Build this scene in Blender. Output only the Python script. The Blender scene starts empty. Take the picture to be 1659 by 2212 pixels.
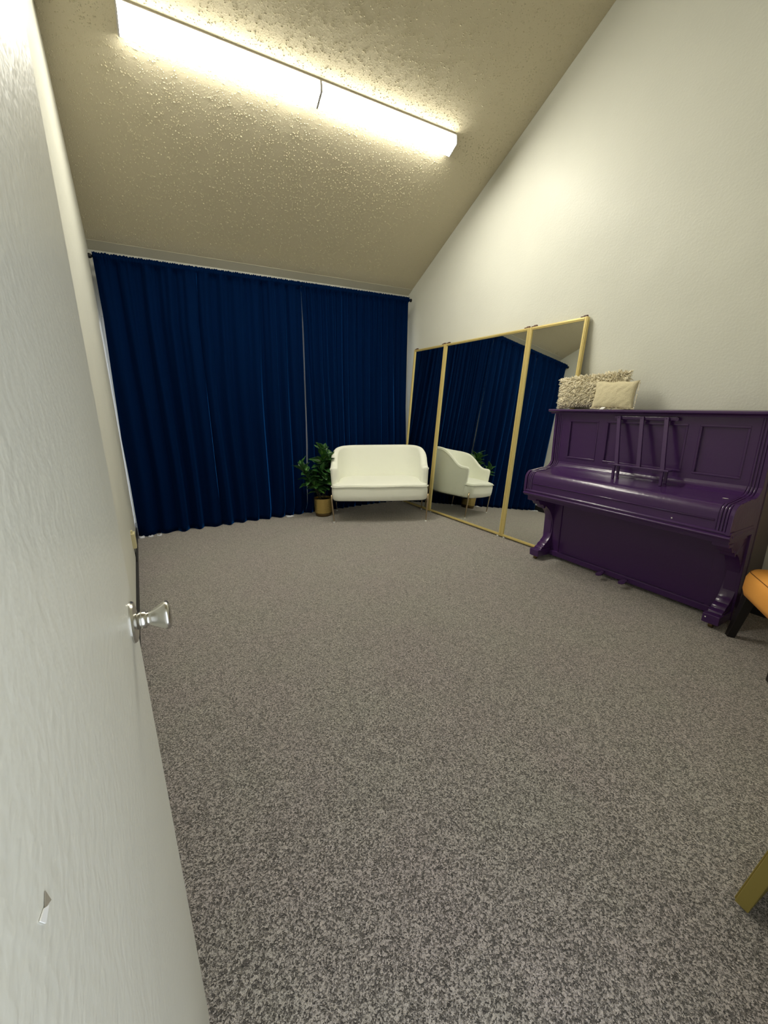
import bpy, bmesh, math, random
from mathutils import Vector, Matrix
random.seed(7)
S = bpy.context.scene
C = S.collection
PI = math.pi

# ------------------------------------------------------------------ helpers
def tag(o, label=None, cat=None, group=None, kind=None):
    if label: o['label'] = label
    if cat: o['category'] = cat
    if group: o['group'] = group
    if kind: o['kind'] = kind
    return o

def obj(name, bm, mat, parent=None, smooth=False, bevel=0.0, seg=2, sub=0, solid=0.0, world=True):
    bmesh.ops.recalc_face_normals(bm, faces=bm.faces)
    me = bpy.data.meshes.new(name)
    bm.to_mesh(me); bm.free()
    o = bpy.data.objects.new(name, me)
    C.objects.link(o)
    if mat:
        for m in (mat if isinstance(mat, (list, tuple)) else [mat]): me.materials.append(m)
    if smooth:
        for p in me.polygons: p.use_smooth = True
    if solid:
        m = o.modifiers.new('Solid', 'SOLIDIFY'); m.thickness = solid; m.offset = 0
    if bevel:
        m = o.modifiers.new('Bevel', 'BEVEL'); m.width = bevel; m.segments = seg
        m.limit_method = 'ANGLE'; m.angle_limit = math.radians(40)
    if sub:
        m = o.modifiers.new('Sub', 'SUBSURF'); m.levels = sub; m.render_levels = sub
    if parent:
        o.parent = parent
        if world and parent.type == 'EMPTY': o.matrix_parent_inverse = Matrix.LocRotScale(parent_loc(parent), parent_rot(parent), Vector((1,1,1))).inverted()
    return o

def parent_loc(p):
    # world location of a (possibly nested) parent whose own children were built in world space
    while p.type != 'EMPTY' and p.parent: p = p.parent
    return p.location if p.type == 'EMPTY' else Vector((0,0,0))
def parent_rot(p):
    while p.type != 'EMPTY' and p.parent: p = p.parent
    return p.rotation_euler if p.type == 'EMPTY' else None

def empty(name, loc, label, cat, group=None, rz=0):
    o = bpy.data.objects.new(name, None); C.objects.link(o)
    o.location = loc; o.rotation_euler = (0,0,rz); o.empty_display_size = .1
    return tag(o, label, cat, group)

def box(bm, x0, x1, y0, y1, z0, z1, M=None):
    vs = [bm.verts.new(Vector(p)) for p in [(x0,y0,z0),(x1,y0,z0),(x1,y1,z0),(x0,y1,z0),(x0,y0,z1),(x1,y0,z1),(x1,y1,z1),(x0,y1,z1)]]
    for f in [(0,3,2,1),(4,5,6,7),(0,1,5,4),(1,2,6,5),(2,3,7,6),(3,0,4,7)]: bm.faces.new([vs[i] for i in f])
    if M is not None:
        for v in vs: v.co = M @ v.co
    return vs
def B(*a, **k):
    bm = bmesh.new(); box(bm, *a, **k); return bm

def prism(bm, pts, a0, a1, fn):
    """pts: 2-D outline; fn(u, v, a) -> 3-D point; extruded from a0 to a1"""
    n = len(pts)
    r0 = [bm.verts.new(fn(p[0], p[1], a0)) for p in pts]
    r1 = [bm.verts.new(fn(p[0], p[1], a1)) for p in pts]
    for i in range(n):
        j = (i+1) % n
        bm.faces.new((r0[i], r0[j], r1[j], r1[i]))
    bm.faces.new(r0[::-1]); bm.faces.new(r1)
def xz(u, v, a): return (u, a, v)

def tube(bm, pts, rad, n=10, cap=True):
    pts = [Vector(p) for p in pts]
    if not hasattr(rad, '__len__'): rad = [rad]*len(pts)
    rings = []; up = None
    for i, p in enumerate(pts):
        t = (pts[min(i+1, len(pts)-1)] - pts[max(i-1, 0)]).normalized()
        if up is None:
            up = t.orthogonal().normalized()
        up = (up - up.dot(t)*t).normalized()
        w = t.cross(up)
        rings.append([bm.verts.new(p + rad[i]*(math.cos(2*PI*k/n)*up + math.sin(2*PI*k/n)*w)) for k in range(n)])
    for a, b in zip(rings, rings[1:]):
        for k in range(n): bm.faces.new((a[k], a[(k+1)%n], b[(k+1)%n], b[k]))
    if cap: bm.faces.new(rings[0][::-1]); bm.faces.new(rings[-1])

def lathe(bm, prof, n=32, M=None, sq=0.0):
    """prof: list of (radius, height) about z"""
    rings = []
    for r, h in prof:
        ring = []
        for k in range(n):
            a = 2*PI*k/n
            p = Vector((r*math.cos(a), r*math.sin(a), h))
            if M is not None: p = M @ p
            ring.append(bm.verts.new(p))
        rings.append(ring)
    for a, b in zip(rings, rings[1:]):
        for k in range(n): bm.faces.new((a[k], a[(k+1)%n], b[(k+1)%n], b[k]))
    bm.faces.new(rings[0][::-1]); bm.faces.new(rings[-1])

# ------------------------------------------------------------------ materials
def mat(name, col, rough=.5, metal=0.0, **kw):
    m = bpy.data.materials.new(name); m.use_nodes = True
    b = m.node_tree.nodes['Principled BSDF']
    b.inputs['Base Color'].default_value = (*col, 1)
    b.inputs['Roughness'].default_value = rough
    b.inputs['Metallic'].default_value = metal
    for k, v in kw.items():
        b.inputs[k.replace('_', ' ')].default_value = v
    return m
def nodes(m): return m.node_tree.nodes, m.node_tree.links, m.node_tree.nodes['Principled BSDF']
def coords(m, scale=(1,1,1)):
    N, L, b = nodes(m)
    tc = N.new('ShaderNodeTexCoord'); mp = N.new('ShaderNodeMapping'); mp.inputs['Scale'].default_value = scale
    L.new(tc.outputs['Object'], mp.inputs['Vector']); return mp.outputs['Vector']
def noise(m, vec, scale, detail=3, rough=.5):
    N, L, b = nodes(m)
    n = N.new('ShaderNodeTexNoise'); n.inputs['Scale'].default_value = scale
    n.inputs['Detail'].default_value = detail; n.inputs['Roughness'].default_value = rough
    L.new(vec, n.inputs['Vector']); return n.outputs['Fac']
def ramp(m, fac, stops):
    N, L, b = nodes(m)
    r = N.new('ShaderNodeValToRGB'); L.new(fac, r.inputs['Fac'])
    e = r.color_ramp.elements
    while len(e) < len(stops): e.new(.5)
    for el, (p, c) in zip(e, stops):
        el.position = p; el.color = (*c, 1) if len(c) == 3 else c
    return r.outputs['Color']
def bump(m, h, dist, strength=1.0, prev=None):
    N, L, b = nodes(m)
    n = N.new('ShaderNodeBump'); n.inputs['Distance'].default_value = dist; n.inputs['Strength'].default_value = strength
    L.new(h, n.inputs['Height'])
    if prev: L.new(prev, n.inputs['Normal'])
    L.new(n.outputs['Normal'], b.inputs['Normal']); return n.outputs['Normal']
def wallmat(name, col, rough, peel=.0012, scale=70):
    m = mat(name, col, rough); v = coords(m)
    N, L, b = nodes(m)
    n1 = bump(m, noise(m, v, scale, 2), peel)
    bump(m, noise(m, v, 3.0, 2), .006, 1, n1)
    c = ramp(m, noise(m, v, 1.7, 3), [(.3, tuple(x*.97 for x in col)), (.7, tuple(min(1, x*1.02) for x in col))])
    L.new(c, b.inputs['Base Color'])
    return m

M_wall = wallmat('wall_paint', (.71,.71,.635), .40)
M_wall.node_tree.nodes['Principled BSDF'].inputs['Specular IOR Level'].default_value = .13
M_door = wallmat('door_paint', (.70,.70,.62), .32, .0010, 90)
M_trim = mat('white_paint', (.75,.74,.68), .4)
M_back = wallmat('smooth_wall_paint', (.68,.67,.60), .5)
# popcorn ceiling
M_ceil = mat('popcorn_ceiling', (.60,.54,.385), .92)
v = coords(M_ceil); N, L, b = nodes(M_ceil)
bump(M_ceil, noise(M_ceil, v, 110, 3), .0022)
# carpet
M_carpet = mat('carpet', (.1,.09,.08), .98)
v = coords(M_carpet); N, L, b = nodes(M_carpet)
vo = N.new('ShaderNodeTexVoronoi'); vo.inputs['Scale'].default_value = 250
nz = N.new('ShaderNodeTexNoise'); nz.inputs['Scale'].default_value = 150; nz.inputs['Detail'].default_value = 1
L.new(v, nz.inputs['Vector'])
mx = N.new('ShaderNodeVectorMath'); mx.operation = 'MULTIPLY_ADD'; mx.inputs[1].default_value = (.012,.012,.012)
L.new(nz.outputs['Color'], mx.inputs[0]); L.new(v, mx.inputs[2]); L.new(mx.outputs[0], vo.inputs['Vector'])
sep = N.new('ShaderNodeSeparateColor'); L.new(vo.outputs['Color'], sep.inputs[0])
add = N.new('ShaderNodeMath'); add.operation = 'MULTIPLY_ADD'; add.inputs[1].default_value = .55
fine = noise(M_carpet, v, 300, 3, .8)
L.new(sep.outputs[0], add.inputs[0]); L.new(fine, add.inputs[2])
col = ramp(M_carpet, add.outputs[0], [(.46, (.006,.005,.006)), (.60, (.038,.033,.033)), (.76, (.185,.167,.156)), (.92, (.60,.55,.52))])
tint = ramp(M_carpet, noise(M_carpet, v, 2.2, 3), [(.35, (1.0,.95,.98)), (.65, (.98,1.0,.96))])
mm = N.new('ShaderNodeMix'); mm.data_type = 'RGBA'; mm.blend_type = 'MULTIPLY'; mm.inputs[0].default_value = 1
L.new(col, mm.inputs[6]); L.new(tint, mm.inputs[7]); L.new(mm.outputs[2], b.inputs['Base Color'])
n1 = bump(M_carpet, vo.outputs['Distance'], .004)
bump(M_carpet, fine, .003, 1, n1)

b.inputs['Sheen Weight'].default_value = 1.0; b.inputs['Sheen Roughness'].default_value = .45; b.inputs['Sheen Tint'].default_value = (.85,.80,.72,1)
M_velvet = mat('navy_velvet', (.0002,.0085,.043), .8)
N, L, b = nodes(M_velvet)
b.inputs['Sheen Weight'].default_value = 1.0; b.inputs['Sheen Roughness'].default_value = .24
b.inputs['Sheen Tint'].default_value = (.02,.22,.85,1); b.inputs['Specular IOR Level'].default_value = .02
v = coords(M_velvet); bump(M_velvet, noise(M_velvet, v, 260, 2), .0006)
M_lining = mat('white_lining', (.72,.73,.78), .8)
M_gold = mat('gold_frame', (.72,.58,.23), .38, .35)
M_goldedge = mat('brass_edge', (.34,.27,.07), .45, .4)
M_mirror = mat('mirror_glass', (.86,.88,.84), .012, 1.0)
M_brown = mat('brown_plastic', (.12,.06,.04), .5)
M_black = mat('black_rubber', (.008,.008,.009), .5)
M_blackmetal = mat('black_metal', (.01,.01,.012), .4, .5)
M_base = mat('black_vinyl', (.010,.010,.012), .55)
def paint(name, col, rough):
    m = mat(name, col, rough); v = coords(m)
    n1 = bump(m, noise(m, v, 45, 3), .0007); bump(m, noise(m, v, 6, 2), .002, 1, n1)
    return m
M_purple = paint('purple_gloss_paint', (.054,.019,.092), .22)
M_backwood = mat('grey_brown_wood', (.10,.09,.098), .6)
M_chip = mat('pale_chip', (.75,.72,.68), .6)
M_velv = mat('cream_fabric', (.89,.90,.79), .85)
N, L, b = nodes(M_velv)
b.inputs['Sheen Weight'].default_value = .25; b.inputs['Sheen Roughness'].default_value = .5
v = coords(M_velv); n1 = bump(M_velv, noise(M_velv, v, 300, 2), .0006); bump(M_velv, noise(M_velv, v, 14, 2), .004, 1, n1)
M_velvback = M_velv
M_legm = mat('bronze_metal', (.42,.32,.20), .3, .85)
M_whitepl = mat('white_plastic', (.85,.85,.82), .4)
M_pot = mat('hammered_gold', (.62,.47,.17), .28, .9)
M_potbase = mat('dark_bronze', (.14,.09,.035), .4, .6)
M_soil = mat('soil', (.02,.014,.01), .95)
M_stem = mat('plant_stem', (.05,.045,.02), .7)
M_leaf = mat('leaf', (.03,.09,.02), .36)
N, L, b = nodes(M_leaf)
uv = N.new('ShaderNodeUVMap'); sx = N.new('ShaderNodeSeparateXYZ'); L.new(uv.outputs[0], sx.inputs[0])
rib = ramp(M_leaf, sx.outputs[0], [(0, (.022,.080,.020)), (.40, (.028,.10,.024)), (.5, (.16,.30,.08)), (.60, (.028,.10,.024)), (1, (.022,.080,.020))])
vv = ramp(M_leaf, noise(M_leaf, coords(M_leaf), 9, 1), [(.35, (.6,.7,.6)), (.6, (1.2,1.2,1.1)), (.75, (2.6,2.2,1.2))])
mm = N.new('ShaderNodeMix'); mm.data_type = 'RGBA'; mm.blend_type = 'MULTIPLY'; mm.inputs[0].default_value = 1
L.new(rib, mm.inputs[6]); L.new(vv, mm.inputs[7]); L.new(mm.outputs[2], b.inputs['Base Color'])
M_shag = mat('cream_shag', (.88,.80,.60), .9)
M_woven = mat('woven_cream', (.70,.62,.41), .9)
v = coords(M_woven); n1 = bump(M_woven, noise(M_woven, v, 150, 3), .003); bump(M_woven, noise(M_woven, v, 25, 2), .006, 1, n1)
M_orange = mat('orange_leather', (.98,.44,.09), .5)
v = coords(M_orange); bump(M_orange, noise(M_orange, v, 220, 2), .0006)
M_orangedk = mat('orange_seam', (.22,.08,.01), .6)
M_darkwood = mat('black_wood', (.008,.006,.006), .4)
M_nickel = mat('satin_nickel', (.62,.61,.57), .24, 1.0)
M_beige = mat('beige_plastic', (.62,.56,.33), .45)
M_pan = mat('lamp_metal', (.55,.52,.47), .5)
M_endcap = mat('lamp_end_cap', (.55,.53,.52), .5)
M_lamp = bpy.data.materials.new('lit_diffuser'); M_lamp.use_nodes = True
N = M_lamp.node_tree.nodes; N.clear()
em = N.new('ShaderNodeEmission'); em.inputs['Color'].default_value = (1.0,.965,.84,1); em.inputs['Strength'].default_value = 18
out = N.new('ShaderNodeOutputMaterial'); M_lamp.node_tree.links.new(em.outputs[0], out.inputs[0])
M_lampside = M_lamp.copy(); M_lampside.name = 'lit_diffuser_side'
for n_ in M_lampside.node_tree.nodes:
    if n_.type == 'EMISSION': n_.inputs['Strength'].default_value = 5.0
M_glass = mat('window_glass', (1,1,1), .02, 0, Transmission_Weight=1.0, IOR=1.45)

# ------------------------------------------------------------------ room
W, D, FY = 3.31, 5.08, -0.14
def ceilz(y): return 2.778 + .504*(D - y)
def lx(y): return -.262 + .018*(D - y)          # the left wall is a touch out of square
T = .12
# floor
struct = []
def st(name, bm, m, **k):
    o = obj(name, bm, m, **k); o['kind'] = 'structure'; return o
bm = bmesh.new(); box(bm, -.6, W+T, FY-T, D+T, -.1, 0); st('floor', bm, M_carpet)
# ceiling (sloped slab)
def ceiling_mesh():
    # sprayed popcorn texture: low rounded blobs standing off the slab
    r = random.Random(3); V = []; F = []
    V += [(x, y, ceilz(y)+dz) for dz in (0, .12) for x, y in ((-.6, D+T), (W+T, D+T), (W+T, FY-T), (-.6, FY-T))]
    F += [(0,1,2,3), (7,6,5,4), (0,4,5,1), (1,5,6,2), (2,6,7,3), (3,7,4,0)]
    sl = math.atan(.504); sv = (math.cos(sl), -math.sin(sl)); nv = (-math.sin(sl), -math.cos(sl))
    n = 0
    while n < 46000:
        x = r.uniform(-.28, W-.005); y = D-.11 - (r.random())*(D-.6)
        if n % 3 == 0: cx_, cy_ = x, y
        elif r.random() < .35: x = cx_ + r.gauss(0, .012); y = cy_ + r.gauss(0, .012)
        if x > W-.006 or x < lx(y) + .004 or y > D-.108: n += 1; continue
        k = min(1.8, .55 + abs(r.gauss(0, .5))); ra = .0038*k; rb = ra*r.uniform(.55, 1.0); h = .0036*k*r.uniform(.7, 1.2)
        a0 = r.uniform(0, PI); b0 = len(V); z = ceilz(y)
        for ring, (rr_, hh) in enumerate(((1, -.0003), (.72, .72))):
            for q in range(6):
                a = 2*PI*q/6; u = math.cos(a)*ra*rr_; w = math.sin(a)*rb*rr_
                du_ = u*math.cos(a0)-w*math.sin(a0); dv_ = u*math.sin(a0)+w*math.cos(a0)
                hz = h*hh if ring else -.0003
                V.append((x+du_, y+dv_*sv[0]+nv[0]*hz, z+dv_*sv[1]+nv[1]*hz))
        V.append((x, y+nv[0]*h, z+nv[1]*h)); 
        for q in range(6):
            p = (q+1) % 6; F.append((b0+q, b0+p, b0+6+p, b0+6+q)); F.append((b0+6+q, b0+6+p, b0+12))
        n += 1
    me = bpy.data.meshes.new('ceiling'); me.from_pydata(V, [], F); me.update()
    bm = bmesh.new(); bm.from_mesh(me)
    return bm
st('ceiling', ceiling_mesh(), M_ceil, smooth=True)
C.objects['ceiling'].data.polygons.foreach_set('use_smooth', [False]*6 + [True]*(len(C.objects['ceiling'].data.polygons)-6))
# left wall : top follows the slope
bm = bmesh.new()
vs = []
for dx in (0, -T):
    for y, z in ((FY-T, 0), (D+T, 0), (D+T, ceilz(D+T)), (FY-T, ceilz(FY-T))):
        vs.append(bm.verts.new((lx(y)+dx, y, z)))
for f in [(0,1,2,3),(7,6,5,4),(0,4,5,1),(1,5,6,2),(2,6,7,3),(3,7,4,0)]: bm.faces.new([vs[i] for i in f])
st('wall_left', bm, M_wall)
bm = bmesh.new()
prism(bm, [(FY-T, 0), (D+T, 0), (D+T, ceilz(D+T)), (FY-T, ceilz(FY-T))], W, W+T, lambda u, v, a: (a, u, v))
st('wall_right', bm, M_wall)
# back wall with a wide glazed opening behind the curtains
OX0, OX1, OZ = -.252, 3.05, 2.205
bm = bmesh.new()
zc = ceilz(D)
box(bm, -.6, OX0, D, D+T, 0, zc); box(bm, OX1, W+T, D, D+T, 0, zc); box(bm, OX0, OX1, D, D+T, OZ, zc)
st('wall_back', bm, M_back)
# front wall with the doorway the camera looks through
DX0, DX1, DZ = -.125, .68, 2.06
bm = bmesh.new()
zf = ceilz(FY)
box(bm, -.6, DX0, FY-T, FY, 0, zf); box(bm, DX1, W+T, FY-T, FY, 0, zf); box(bm, DX0, DX1, FY-T, FY, DZ, zf)
st('wall_front', bm, M_wall)
# door casing round the doorway
bm = bmesh.new()
box(bm, DX1, DX1+.06, FY, FY+.015, 0, DZ+.06); box(bm, DX0, DX1, FY, FY+.015, DZ, DZ+.06)
st('trim_1', bm, M_trim, bevel=.003)
# smooth painted band where the ceiling meets the back wall
bm = bmesh.new()
prism(bm, [(D, ceilz(D)-.001), (D-.10, ceilz(D-.10)-.001), (D-.10, ceilz(D-.10)-.006), (D, ceilz(D)-.008)], lx(D), W, lambda u, v, a: (a, u, v))
st('trim_2', bm, mat('smooth_ceiling_band', (.56,.52,.39), .7))
# baseboards
bm = bmesh.new(); vs = []
for dx in (0, .008):
    for y, z in ((.25, 0), (D, 0), (D, .105), (.25, .105)): vs.append(bm.verts.new((lx(y)+dx, y, z)))
for f in [(0,1,2,3),(7,6,5,4),(0,4,5,1),(1,5,6,2),(2,6,7,3),(3,7,4,0)]: bm.faces.new([vs[i] for i in f])
st('baseboard_left', bm, M_base, bevel=.002)
st('baseboard_right', B(W-.008, W, FY, D, 0, .105), M_base, bevel=.002)
st('baseboard_front', B(DX1+.06, W-.008, FY, FY+.008, 0, .105), M_base, bevel=.002)
# window behind the curtains: sliding glass door
win = bmesh.new()
fy0, fy1 = D+.03, D+.09
box(win, OX0, OX0+.018, fy0, fy1, 0, OZ); box(win, OX1-.05, OX1, fy0, fy1, 0, OZ)
box(win, OX0+.018, OX1-.05, fy0, fy1, OZ-.045, OZ); box(win, OX0+.018, OX1-.05, fy0, fy1, 0, .04)
box(win, 1.36, 1.42, fy0, fy1, .04, OZ-.045)
w = st('window_1', win, M_trim, bevel=.004)
obj('pane', B(OX0+.018, 1.36, D+.055, D+.061, .04, OZ-.045), M_glass, w)
obj('pane', B(1.42, OX1-.05, D+.055, D+.061, .04, OZ-.045), M_glass, w)

# ------------------------------------------------------------------ door leaf
ang = math.radians(1.5)
dn = Vector((math.cos(ang), -math.sin(ang), 0)); du = Vector((math.sin(ang), math.cos(ang), 0))
E0 = Vector((-.06, .72, 0)); DW = .76
def dpt(u, n, z): return E0 + du*u + dn*n + Vector((0,0,z))
def dM(u, n, z):  # frame whose z axis is the door normal
    m = Matrix.Identity(4)
    m.col[0] = (*du, 0); m.col[1] = (0,0,1,0); m.col[2] = (*dn, 0); m.col[3] = (*dpt(u, n, z), 1)
    return m
de = empty('door_1', dpt(-DW, -.018, 0), 'grey painted door leaf standing open with silver knob', 'door', rz=-ang)
de['kind'] = 'structure'
bm = bmesh.new()
Mx = Matrix.Identity(4); Mx.col[0] = (*dn, 0); Mx.col[1] = (*du, 0); Mx.col[2] = (0,0,1,0); Mx.col[3] = (*E0, 1)
box(bm, -.035, 0, -DW, 0, .012, 2.04, M=Mx)
leaf_o = obj('door_leaf', bm, M_door, de, bevel=.002)
bm = bmesh.new(); KU, KZ = -.050, 1.040
lathe(bm, [(.032,0),(.032,.002),(.030,.005),(.024,.0065),(.016,.0075)], 40, dM(KU, 0, KZ))
rose = obj('rosette', bm, M_nickel, de, smooth=True); rose.modifiers.new('E', 'EDGE_SPLIT')
bm = bmesh.new()
lathe(bm, [(.0130,.007),(.0130,.019),(.0105,.020),(.0105,.024),(.0115,.027),(.0145,.032),(.0180,.038),(.0210,.043),(.0222,.047),(.0216,.050),(.0185,.0525),(.012,.054),(.003,.0542)], 40, dM(KU, 0, KZ))
obj('door_knob', bm, M_nickel, de, smooth=True)
bm = bmesh.new()
Mx2 = Mx.copy(); Mx2.col[3] = (*dpt(0, 0, KZ), 1)
box(bm, -.030, -.005, -.0005, .0012, -.028, .028, M=Mx2)
obj('latch_plate', bm, M_nickel, de)
# chipped paint low on the leaf face
def dpoly(name, pts, n, m):
    bm = bmesh.new(); a = [bm.verts.new(dpt(u, .0002, z)) for u, z in pts]; b_ = [bm.verts.new(dpt(u, n, z)) for u, z in pts]
    bm.faces.new(b_)
    for i in range(len(pts)): j = (i+1) % len(pts); bm.faces.new((a[i], a[j], b_[j], b_[i]))
    return obj(name, bm, m, de)
dpoly('dent', [(-.5165,1.1343),(-.5137,1.1240),(-.5215,1.1296)], .0006, mat('raw_door_core', (.28,.25,.19), .8))
c = dpoly('paint_chip', [(-.5222,1.1308),(-.5175,1.1262),(-.5249,1.1248),(-.5290,1.1325)], .0008, M_whitepl); c['label'] = 'white bare patch beside the dent'

# ------------------------------------------------------------------ ceiling lights
sl = math.atan(.504)
sv = Vector((0, math.cos(sl), -math.sin(sl))); nv = Vector((0, -math.sin(sl), -math.cos(sl)))   # along the slope, off the ceiling
LYC = 3.453
def lightp(x, s, d): 
    return Vector((x, LYC, ceilz(LYC))) + sv*s + nv*d
secs = [(-.078,.012),(-.078,.024),(-.056,.072),(.056,.072),(.078,.024),(.078,.012)]
for i, (x0, x1, lab) in enumerate([(.164, 1.427, 'lit fluorescent wraparound ceiling light, the one farther from the mirror wall'), (1.428, 2.693, 'lit fluorescent wraparound ceiling light, the one closer to the mirror wall')]):
    e = empty('ceiling_light', lightp((x0+x1)/2, 0, 0), lab, 'ceiling light', 'fluorescent fixtures mounted end to end on the ceiling')
    bm = bmesh.new(); prism(bm, [(-.084,.001),(-.084,.014),(.084,.014),(.084,.001)], x0, x1, lambda u, v, a: lightp(a, u, v))
    obj('base_pan', bm, M_pan, e)
    bm = bmesh.new(); prism(bm, secs, x0+.006, x1-.006, lambda u, v, a: lightp(a, u, v))
    df = obj('diffuser', bm, [M_lamp, M_lampside], e)
    for p in df.data.polygons:          # the prismatic lens throws most of its light straight down
        if p.normal.dot(nv) < .9: p.material_index = 1
    big = [(-.080,.010),(-.080,.026),(-.058,.075),(.058,.075),(.080,.026),(.080,.010)]
    for a0, a1 in ((x0, x0+.008), (x1-.008, x1)):
        bm = bmesh.new(); prism(bm, big, a0, a1, lambda u, v, a: lightp(a, u, v)); obj('end_cap', bm, M_endcap, e)

# ------------------------------------------------------------------ curtains
def lerp(a, b, t): return a + (b-a)*t
def interp(tab, z):
    tab = sorted(tab)
    if z <= tab[0][0]: return tab[0][1]
    for (z0, a), (z1, b_) in zip(tab, tab[1:]):
        if z <= z1: return lerp(a, b_, (z-z0)/(z1-z0))
    return tab[-1][1]
def folds(width, pitch, seed):
    """list of (position, height) knots along the cloth"""
    r = random.Random(seed); ks = []; x = 0; s = 1
    while x < width+pitch:
        ks.append((x, s*r.uniform(.45, 1.0))); s = -s; x += pitch*r.uniform(.32, .72)
    return ks
def fold_val(ks, x):
    for (a, h0), (b_, h1) in zip(ks, ks[1:]):
        if x <= b_:
            t = (x-a)/(b_-a); t = t*t*(3-2*t); return lerp(h0, h1, t)
    return 0
def curtain(label, xl, xr, zb, ztop, y0, pitch, amp, seed, yoff=0, lin_l=None, lin_b=(), fine=.12):
    wid = xr[-1][1]-xl[-1][1] if False else interp(xr, 1.2)-interp(xl, 1.2)
    kb = folds(wid, pitch, seed); kf = folds(wid, pitch*.42, seed+50); kt = folds(wid, .022, seed+90)
    nx = int(wid/.0055); zs = []
    z = zb
    nz_ = 46
    zs = [zb + (ztop-.06-zb)*i/nz_ for i in range(nz_+1)] + [ztop-.045, ztop-.035, ztop-.025, ztop-.016, ztop-.008, ztop]
    bm = bmesh.new(); rows = []
    r = random.Random(seed+7); wob = [r.uniform(-1, 1) for _ in range(12)]
    for z in zs:
        row = []; t = max(0, min(1, (z-zb)/(ztop-.05-zb)))
        ga = amp*(1.0 - .62*t**2.2); hi = max(0, (t-.55)/.45)
        a, b_ = interp(xl, z), interp(xr, z)
        for i in range(nx+1):
            s = i/nx; xx = s*wid
            drift = .012*math.sin(2.1*z+seed) + .010*math.sin(5*xx+seed+1.3*z)
            f = fold_val(kb, min(wid, max(0, xx+drift)))*ga + fold_val(kf, min(wid, max(0, xx+drift*.6)))*amp*(fine*(.6+hi))*(1 if t < 1 else 0)
            top = 0
            if z > ztop-.12: top = fold_val(kt, xx)*.0055*min(1, (z-(ztop-.12))/.06)
            y = y0 + f*(1 if z < ztop-.05 else .25) + top
            if z > ztop-.05: y = y0 - .012 + top - .012*math.sin(PI*min(1, (z-(ztop-.05))/.034))
            zz = z
            if z == ztop: zz += .006*fold_val(kt, min(wid, xx+.005)) + .003*fold_val(kf, xx)
            if z == zb: zz = zb
            row.append(bm.verts.new((lerp(a, b_, s) + .10*f*math.cos(23*s+seed), y, zz)))
        rows.append(row)
    for ra, rb in zip(rows, rows[1:]):
        for i in range(nx): bm.faces.new((ra[i], ra[i+1], rb[i+1], rb[i]))
    cu = obj('curtain', bm, M_velvet, smooth=True, solid=.003)
    tag(cu, label, 'curtain', 'floor-length navy velvet curtains')
    # lining hanging behind the velvet
    bm = bmesh.new(); rows = []
    for z in [zb+.0 + (ztop-.08-zb)*i/24 for i in range(25)]:
        a = interp(xl, z) + .012; b_ = interp(xr, z) - .012
        if lin_l: a = interp(lin_l, z)
        rows.append([bm.verts.new((lerp(a, b_, i/60), y0+.078+.004*math.sin(i*1.1), z)) for i in range(61)])
    # hem pieces of lining that peek out on the floor
    for ra, rb in zip(rows, rows[1:]):
        for i in range(60): bm.faces.new((ra[i], ra[i+1], rb[i+1], rb[i]))
    for (x, w_, h_) in lin_b:
        q = [bm.verts.new(p) for p in [(x-w_/2, y0+.03, .008), (x-w_/2, y0-amp*.9-.018, .002), (x, y0-amp*.9-.030, .002), (x+w_/2, y0-amp*.9-.018, .002), (x+w_/2, y0+.03, .008), (x, y0-amp*.9-.015, .012+h_)]]
        bm.faces.new((q[0], q[1], q[5])); bm.faces.new((q[1], q[2], q[5])); bm.faces.new((q[2], q[3], q[5])); bm.faces.new((q[3], q[4], q[5]))
    li = obj('lining', bm, M_lining, cu, smooth=True, solid=.002); li['label'] = 'pale lining behind the velvet'
    return cu
CY = 4.852
ZT = 2.688
curtain('left navy velvet curtain panel, hanging against the left wall',
        [(0,-.236),(.55,-.236),(1.03,-.244),(1.68,-.231),(2.13,-.219),(2.69,-.224)], [(0,.60),(1.6,.600),(1.95,.600),(2.15,.596),(2.3,.61),(2.69,.63)], .003, ZT, CY, .17, .055, 3,
        lin_l=[(0,-.238),(1.0,-.246),(1.7,-.237),(2.10,-.228),(2.6,-.215)], lin_b=[(-.215,.06,.006),(-.13,.05,.0),(-.05,.05,-.006)])
curtain('middle navy velvet curtain panel, behind the potted plant\'s left side',
        [(0,.585),(1.7,.592),(1.95,.601),(2.15,.600),(2.3,.605),(2.69,.62)], [(.0,1.625),(.12,1.655),(.85,1.678),(1.5,1.692),(2.25,1.706),(2.69,1.712)], .003, ZT, CY, .15, .055, 11,
        lin_b=[(1.40,.10,.003)])
curtain('right navy velvet curtain panel with fine folds, hanging behind the cream loveseat',
        [(0,1.622),(.12,1.658),(.85,1.702),(1.5,1.713),(2.25,1.721),(2.69,1.716)], [(0,3.12),(1.2,3.14),(2.0,3.155),(2.69,3.17)], .003, ZT, CY, .085, .030, 29, lin_l=[(0,1.64),(2.7,1.68)], fine=.30)
# rod
e = empty('curtain_rod', (1.48, CY, 2.655), 'black curtain rod running wall to wall above the navy curtains', 'curtain rod')
bm = bmesh.new(); tube(bm, [(-.235, CY-.004, 2.655), (1.5, CY-.004, 2.655), (3.185, CY-.004, 2.655)], .0115, 14); obj('rod', bm, M_blackmetal, e, smooth=True)
for x, s in ((lx(CY)+.002, 1), (3.203, -1)):
    bm = bmesh.new(); tube(bm, [(x, CY-.004, 2.655), (x+.010*s, CY-.004, 2.655), (x+.024*s, CY-.004, 2.655)], [.021, .021, .0155], 16); obj('finial', bm, M_blackmetal, e)
for x in (-.212, 1.714, 3.165):
    bm = bmesh.new(); box(bm, x-.009, x+.009, CY+.03, D, 2.625, 2.645); box(bm, x-.012, x+.012, D-.006, D, 2.585, 2.665); obj('bracket', bm, M_blackmetal, e, bevel=.002)

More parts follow.
